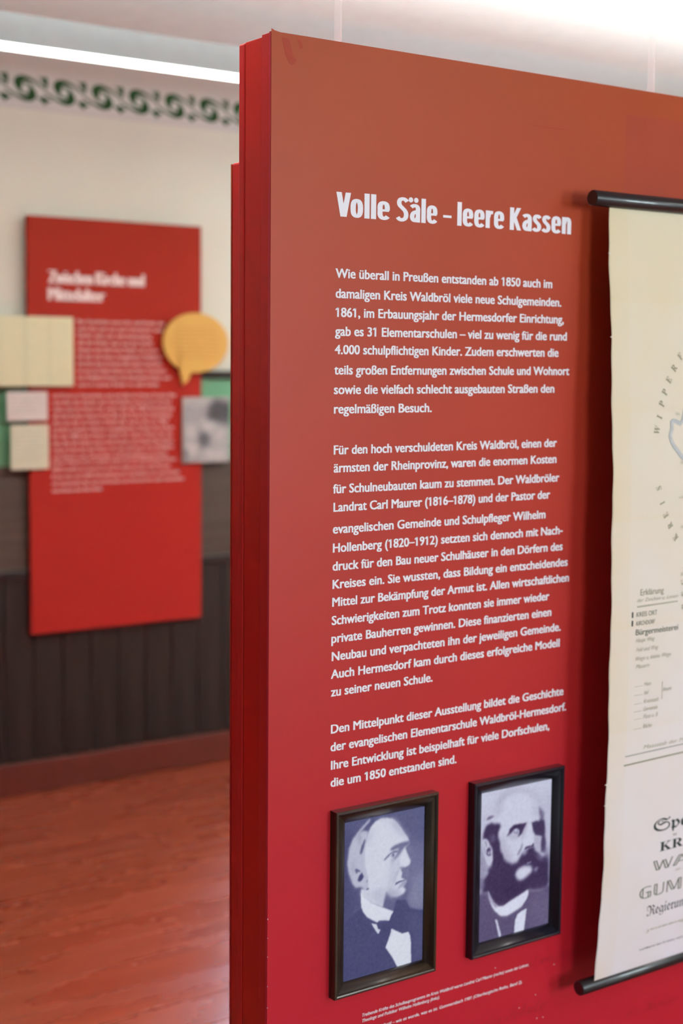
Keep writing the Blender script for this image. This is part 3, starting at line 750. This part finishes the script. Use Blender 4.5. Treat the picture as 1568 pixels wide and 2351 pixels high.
at = me.color_attributes.new('print', 'FLOAT_COLOR', 'POINT')
at.data.foreach_set('color', np.concatenate([np.clip(rgb, 0, 1), np.ones((nz, nx, 1))], 2).astype(np.float32).ravel())
me.polygons.foreach_set('use_smooth', [True]*len(me.polygons))
ms = link('map_sheet', me, M['mapattr'], mp_)
so = ms.modifiers.new('thickness', 'SOLIDIFY'); so.thickness = .0004; so.offset = -1
rod('top_rod', (2.0671, 2.0888, 1.9662), (2.985, 2.0888, 1.9662), .0152, M['black'], mp_)
rod('bottom_rod', (2.0850, 2.0860, .3765), (3.0, 2.0860, .3765), .0152, M['black'], mp_)
for x in (2.30, 2.75):
    for z in (1.9662, .3765):
        box('rod_hook', x-.004, x+.004, 2.100, YP-.0013, z-.004, z+.004, M['blackend'], mp_)
for nm, z, xa, xb in (('thread', 1.863, 2.1142, 2.121), ('thread', 1.70, 2.1150, 2.121), ('thread', .805, 2.1120, 2.121), ('thread', .762, 2.1125, 2.121)):
    poly_prism(nm, [(xa, z), (xb, z+.003), (xb, z-.002)], ymap(z)-.0008, ymap(z), M['paperback'], mp_)
yw = lambda z: ymap(z)-.0006
def mtext(s_, x0, x1, z, h, m, font=None, rot=0, shear=0, off=0, copies=(0,)):
    return text('map_lettering', s_, x0, x1, z, h, 0, m, mp_, font=font, warp=yw, rot=rot, shear=shear, offset=off, copies=copies)
# curved district names
def letter_at(ch, x, z, h, rot, m):
    co, fs = glyphs(ch, MATHF); s = h/cap(MATHF); X = co[:, 0]*s*.8; Z = co[:, 1]*s
    X = X-X.mean(); Z = Z-h/2; ca, sa = math.cos(rot), math.sin(rot)
    VV = [(x+a*ca-b*sa, yw(z+a*sa+b*ca), z+a*sa+b*ca) for a, b in zip(X, Z)]
    mesh_from('map_lettering', VV, fs, m, mp_)
RB = lambda c: chr(0x1D400+ord(c)-65)
for i, (ch, x, z) in enumerate((('W', 2.2443, 1.516), ('I', 2.2515, 1.5421), ('P', 2.2588, 1.5684), ('P', 2.2675, 1.592), ('E', 2.28, 1.6166), ('R', 2.2959, 1.6404), ('F', 2.3147, 1.6642), ('U', 2.336, 1.687), ('R', 2.36, 1.708), ('T', 2.386, 1.727), ('H', 2.414, 1.744))):
    letter_at(RB(ch), x, z, .016, math.radians(72-i*3.8), M['ink'])
for i, (ch, x, z) in enumerate((('K', 2.3002, 1.2947), ('R', 2.284, 1.3198), ('E', 2.2706, 1.3419), ('I', 2.2597, 1.3674), ('S', 2.2488, 1.398))):
    letter_at(RB(ch), x, z, .0145, math.radians(128-i*6), M['ink'])
for ch, x, z in (('G', 2.3265, 1.2018), ('E', 2.3285, 1.1764), ('N', 2.333, 1.226), ('R', 2.330, 1.150)):
    letter_at(RB(ch), x, z, .015, math.radians(100), M['ink'])
mtext('Erklärung', 2.2005, 2.2680, 1.183, .0125, M['ink'])
mtext('der Zeichen u. Linien', 2.1908, 2.3111, 1.1700, .0072, M['inkfaint'], shear=.3)
poly = lambda nm, pts, z, m: poly_prism(nm, pts, ymap(z)-.0010, ymap(z)-.0004, m, mp_)
poly('rule_line', [(2.1922, 1.1590), (2.1922, 1.1622), (2.3105, 1.1636), (2.3105, 1.1610)], 1.161, M['inkfaint'])
for z in (1.1395, 1.1222):
    poly('legend_mark', [(2.1770, z), (2.1805, z), (2.1805, z+.0115), (2.1770, z+.0115)], z, M['inkdark'])
mtext('KREIS ORT', 2.1905, 2.2500, 1.1400, .0095, M['inkmid'])
mtext('KIRCHDORF', 2.1895, 2.2450, 1.1225, .0085, M['inkmid'], shear=.25)
mtext('Bürgermeisterei', 2.1892, 2.3140, 1.1025, .0120, M['inkmid'], copies=(-.02, .02))
for s_, a, b, z in (('Haupt Weg', 2.1898, 2.2455, 1.0875), ('Feld und Weg', 2.1917, 2.2565, 1.0685), ('Wege u. kleine Wege', 2.1911, 2.2948, 1.0500), ('Mauern', 2.1916, 2.2309, 1.0340)):
    mtext(s_, a, b, z, .0085, M['inkfaint'], shear=.35)
for s_, b, z in (('Haus', 2.238, .9955), ('Hof', 2.232, .9775), ('Kreisstadt', 2.262, .9596), ('Gemeinde', 2.2586, .9435), ('Fluss u. B', 2.260, .9279), ('Bäche', 2.243, .9077)):
    mtext(s_, 2.2170, b, z, .0085, M['inkfaint'], shear=.35)
    poly('legend_line', [(2.190, z+.001), (2.190, z+.0016), (2.212, z+.0016), (2.212, z+.001)], z, M['inkfaint'])
poly('legend_line', [(2.2706, .9616), (2.2706, .9990), (2.2713, .9990), (2.2713, .9616)], .98, M['inkfaint'])
mtext('Bezirk', 2.2735, 2.300, .9780, .0075, M['inkfaint'], shear=.35)
def curve_rule(z0, th, x0, x1, sag, m):
    n = 20; top = [(x0+(x1-x0)*i/n, z0+sag*math.sin(math.pi*i/n)) for i in range(n+1)]
    poly_prism('scale_line', top+[(x, z-th) for x, z in top[::-1]], ymap(z0)-.0010, ymap(z0)-.0004, m, mp_)
curve_rule(.8563, .0012, 2.1678, 2.90, .003, M['inkmid'])
curve_rule(.8385, .0026, 2.1652, 2.90, .004, M['ink'])
mtext('Maasstab der Meilen zum Theil', 2.2200, 2.46, .8640, .008, M['inkfaint'], shear=.3)
# district outline
riv = [(2.3600,1.600),(2.3420,1.585),(2.3290,1.5740),(2.3218,1.551),(2.318,1.5363),(2.3129,1.5307),(2.3022,1.5354),(2.2899,1.5373),(2.284,1.5323),(2.2847,1.5176),(2.2788,1.5042),(2.282,1.4929),(2.2901,1.4803),(2.2983,1.4733),(2.3097,1.4616),(2.3263,1.4486),(2.342,1.433),(2.337,1.412),(2.3300,1.402),(2.3235,1.388),(2.3270,1.372),(2.345,1.355),(2.38,1.345),(2.42,1.31),(2.46,1.25),(2.52,1.20),(2.60,1.17),(2.68,1.20),(2.74,1.28),(2.78,1.38),(2.75,1.50),(2.70,1.58),(2.62,1.63),(2.54,1.66),(2.46,1.65),(2.40,1.63)]
def band(name, pts, w, m, lift, inner=True):
    cx_, cz_ = 2.5, 1.42; A = pts+[pts[0]]; V = []; Fc = []
    n = len(pts)
    for i, (x, z) in enumerate(pts):
        (xa, za), (xb, zb) = pts[i-1], pts[(i+1) % n]
        tx, tz = xb-xa, zb-za; l = math.hypot(tx, tz); nx_, nz_ = -tz/l, tx/l
        w1 = w if inner else w/2; w0 = 0 if inner else -w/2
        V.append((x+nx_*w0, ymap(z)-lift, z+nz_*w0)); V.append((x+nx_*w1, ymap(z)-lift, z+nz_*w1))
    for i in range(n):
        j = (i+1) % n; Fc.append((2*i, 2*i+1, 2*j+1, 2*j))
    return mesh_from(name, V, Fc, m, mp_)
band('district_wash', riv, .0085, M['river'], .0007)
band('district_outline', riv, .0016, M['riverline'], .0010, False)
# title block
if MATHF:
    mtext(frak('Special Karte'), 2.2615, 2.60, .6800, .026, M['inkdark'], font=MATHF, copies=(-.02, .02))
    mtext(frak('des'), 2.3215, 2.3330, .6620, .0065, M['ink'], font=MATHF)
    mtext(rom('KREISES'), 2.2829, 2.49, .6350, .0205, M['inkdark'], font=MATHF)
    mtext(dbl('WALDBR')+dbl('OL'), 2.2650, 2.63, .5950, .0220, M['inkmid'], font=MATHF)
    mtext('und', 2.3370, 2.3500, .5830, .005, M['inkfaint'])
    mtext(dbl('GUMMERSBACH'), 2.2306, 2.68, .5400, .0250, M['inkmid'], font=MATHF)
    mtext(frak('Regierungs Bezirk'), 2.2565, 2.49, .4990, .0215, M['inkdark'], font=MATHF)
    mtext(scr('zusammengetragen'), 2.2587, 2.46, .4640, .009, M['inkfaint'], font=MATHF)
mtext('Landkarte des Kreises, nach amtlichen Quellen bearbeitet, mit allen Orten', 2.2458, 2.60, .4245, .0042, M['inkdark'])
for x, z in ((2.300, 1.545), (2.327, 1.60), (2.312, 1.445), (2.326, 1.43)):
    mtext('Ort', x, x+.012, z, .006, M['inkfaint'])
mtext('zell', 2.308, 2.322, 1.3745, .005, M['inkfaint'])
mtext('Hof', 2.317, 2.335, 1.312, .007, M['inkfaint'])
mtext('Bach', 2.3190, 2.340, 1.2140, .007, M['inkfaint'])

# ================================================================== FAR PANEL ON THE BACK WALL
YFp = YB-.045
fp = thing('wall_panel', 'red exhibition panel on the back wall under the stencilled frieze', 'panel', (2.5845, YFp+.01, .6145))
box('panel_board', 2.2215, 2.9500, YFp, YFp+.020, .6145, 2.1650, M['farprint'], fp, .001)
for z in (.75, 1.95):
    box('wall_batten', 2.30, 2.86, YFp+.020, YB-.0162 if z < 1 else YB-.0005, z, z+.03, M['gap'], fp)
ty = YFp-.0004
text('heading_line', 'Zwischen Kirche und', 2.3007, 2.7008, 1.9232, .046, ty, M['farwhite'], fp, copies=(-.065, -.04, -.015, .015, .04, .065))
text('heading_line', 'Mittelalter', 2.3000, 2.5343, 1.8600, .046, ty, M['farwhite'], fp, copies=(-.065, -.04, -.015, .015, .04, .065))
random.seed(3)
words = 'der Schule und die Kinder in den Gemeinden waren viele neue Lehrer aus Waldbröl zum Bau des Hauses mit dem Pastor ein Landrat für alle Dörfer im Kreis seit 1850 auch evangelischen Kosten Entwicklung Geschichte'.split()
def filler(n):
    s_ = ''
    while len(s_) < n: s_ += random.choice(words)+' '
    return s_.strip()
def para(x0, ends, z0, dz):
    for i, e_ in enumerate(ends):
        text('text_line', filler(int((e_-x0)/.0093)), x0, e_, z0-i*dz, .0125, ty, M['farwhite'], fp, copies=(-.025, 0, .025))
para(2.4185, (2.7875, 2.778, 2.730, 2.735, 2.758, 2.770, 2.775, 2.792, 2.812, 2.760), 1.7827-.004, .0262)
para(2.3145, (2.8348, 2.815, 2.825, 2.815, 2.800, 2.825, 2.82, 2.825, 2.822, 2.80), 1.5057-.004, .0254)
para(2.3090, (2.835, 2.81, 2.853, 2.870, 2.5148), 1.2536-.002, .0262)

def wall_sheet(name, label, cat, x0, x1, z0, z1, m, th=.010, off=.010, group=None):
    t = thing(name, label, cat, ((x0+x1)/2, YFp, z0), group)
    box('board', x0, x1, YFp-off-th, YFp-off, z0, z1, m, t, .001)
    box('spacer', max(x0+.02, 2.232), x1-.02, YFp-off, YFp, z0+.02, z1-.02, M['gap'], t)
    return t
doc = wall_sheet('document_board', 'large yellowed old document mounted over the left edge of the far red panel', 'document', 2.0100, 2.3920, 1.5430, 1.7990, M['paperedge'])
imgD = np.full((120, 180), .8); gx = np.linspace(0, 1, 180)
rg = np.random.RandomState(2); lines = np.zeros((120, 180))
for j in range(6, 114, 4): lines[j:j+2, 8:85] = rg.rand(77)*.8; lines[j:j+2, 95:172] = rg.rand(77)*.8
lines = gauss(lines, .6); fold = np.exp(-((gx-.5)/.03)**2)+.5*np.exp(-((gx-.25)/.02)**2)+.5*np.exp(-((gx-.75)/.02)**2)
imgD = .80-.16*lines-.10*fold[None, :]
print_grid('document_print', 2.0115, 2.3905, 1.5445, 1.7975, YFp-.0205, np.clip(np.stack([1.02*imgD, 1.04*imgD, .70*imgD], -1), 0, 1), M['printattr'], doc)
c1 = wall_sheet('text_card', 'small white card beside the far red panel, under the yellowed document', 'card', 2.1300, 2.2885, 1.4170, 1.5235, mat('white_card', (.78, .76, .72), .6), .006, .008, 'small cards on the left edge of the far panel')
c2 = wall_sheet('text_card', 'small square greenish-cream card, lowest on the left edge of the far red panel', 'card', 2.1430, 2.2920, 1.2370, 1.4015, mat('cream_card', (.74, .78, .60), .6), .006, .008, 'small cards on the left edge of the far panel')
for c_, x0, x1, z0, z1, n in ((c1, 2.145, 2.275, 1.43, 1.505, 5), (c2, 2.158, 2.28, 1.255, 1.38, 8)):
    for i in range(n):
        text('text_line', filler(22), x0, x1-.02*(i % 2), z1-i*(z1-z0)/n, .0055, YFp-.0145, mat('grey_lettering', (.45, .42, .38), .6) if i == 0 and c_ is c1 else bpy.data.materials['grey_lettering'], c_)
# speech bubble
sb = thing('speech_bubble_sign', 'orange speech bubble sign on the right edge of the far red panel', 'sign', (2.911, YFp, 1.549))
pts = []
for k in range(64):
    an = math.radians(-108)+2*math.pi*(1-.055)*k/63+math.radians(10)
    pts.append((2.911+.1455*math.cos(an), 1.7120+.1160*math.sin(an)))
pts += [(2.8380, 1.6070), (2.8450, 1.5780), (2.8520, 1.5480), (2.8720, 1.5620), (2.8860, 1.5880)]
poly_prism('sign_board', pts, YFp-.030, YFp-.018, M['orange'], sb)
box('spacer', 2.84, 2.93, YFp-.018, YFp, 1.66, 1.76, M['gap'], sb)
for i in range(8):
    z = 1.768-i*.0165; w = .11*math.sqrt(max(.05, 1-((z-1.712)/.105)**2))
    text('text_line', filler(int(w*2/.0065)), 2.911-w, 2.911+w, z-.004, .008, YFp-.0304, M['orangetext'], sb)
# group photograph
ph = wall_sheet('photograph_board', 'black and white group photograph at the right edge of the far red panel', 'photograph', 2.8560, 3.0700, 1.2400, 1.4985, M['paperedge'], .006, .012)
HP = lambda p: p
imgP = paint(90, 108, .55, [
 ([(0, .82), (1, .86), (1, 1), (0, 1)], .72, 4), ([(0, .60), (.45, .62), (.45, .88), (0, .86)], .62, 5),
 ([(.5, .62), (1, .60), (1, .92), (.7, .99), (.55, .88)], .10, 5), ([(.05, .35), (.30, .35), (.32, .60), (.05, .58)], .80, 4),
 ([(.35, .45), (.62, .42), (.72, .60), (.45, .66)], .82, 4), ([(.32, .25), (.55, .25), (.55, .46), (.36, .48)], .12, 4),
 ([(.62, .25), (.95, .25), (.95, .52), (.7, .55)], .72, 4), ([(.05, .10), (.30, .08), (.34, .30), (.08, .32)], .85, 4),
 ([(.4, .03), (.95, .02), (.95, .22), (.45, .20)], .78, 4), ([(0, 0), (.12, 0), (.1, .2), (0, .22)], .35, 3)], HP, .04, 9)
print_grid('photograph', 2.8575, 3.0685, 1.2415, 1.4970, YFp-.0185, tone(imgP, (.035, .035, .035), (.70, .70, .68), (1.5, 1.5, 1.4)), M['printattr'], ph)

for o in (fp, doc, c1, c2, sb, ph): o.location.x -= .0055
t = thing('added_highlight_lamp', 'added square lamp, out of view, giving highlights on the picture frames', 'lamp', (3.5, -.45, ZC-.05))  # lamp added out of view to put highlights on the lower frame rails
box('added_lamp_frame', 3.2, 3.8, -.75, -.15, ZC-.045, ZC, M['metalwhite'], t, .004)
box('added_lamp_diffuser', 3.225, 3.775, -.725, -.175, ZC-.05, ZC-.045, mat('added_lamp_glow', (.9, .9, .9), .5, emis=(.96, 1, .92), es=16), t)
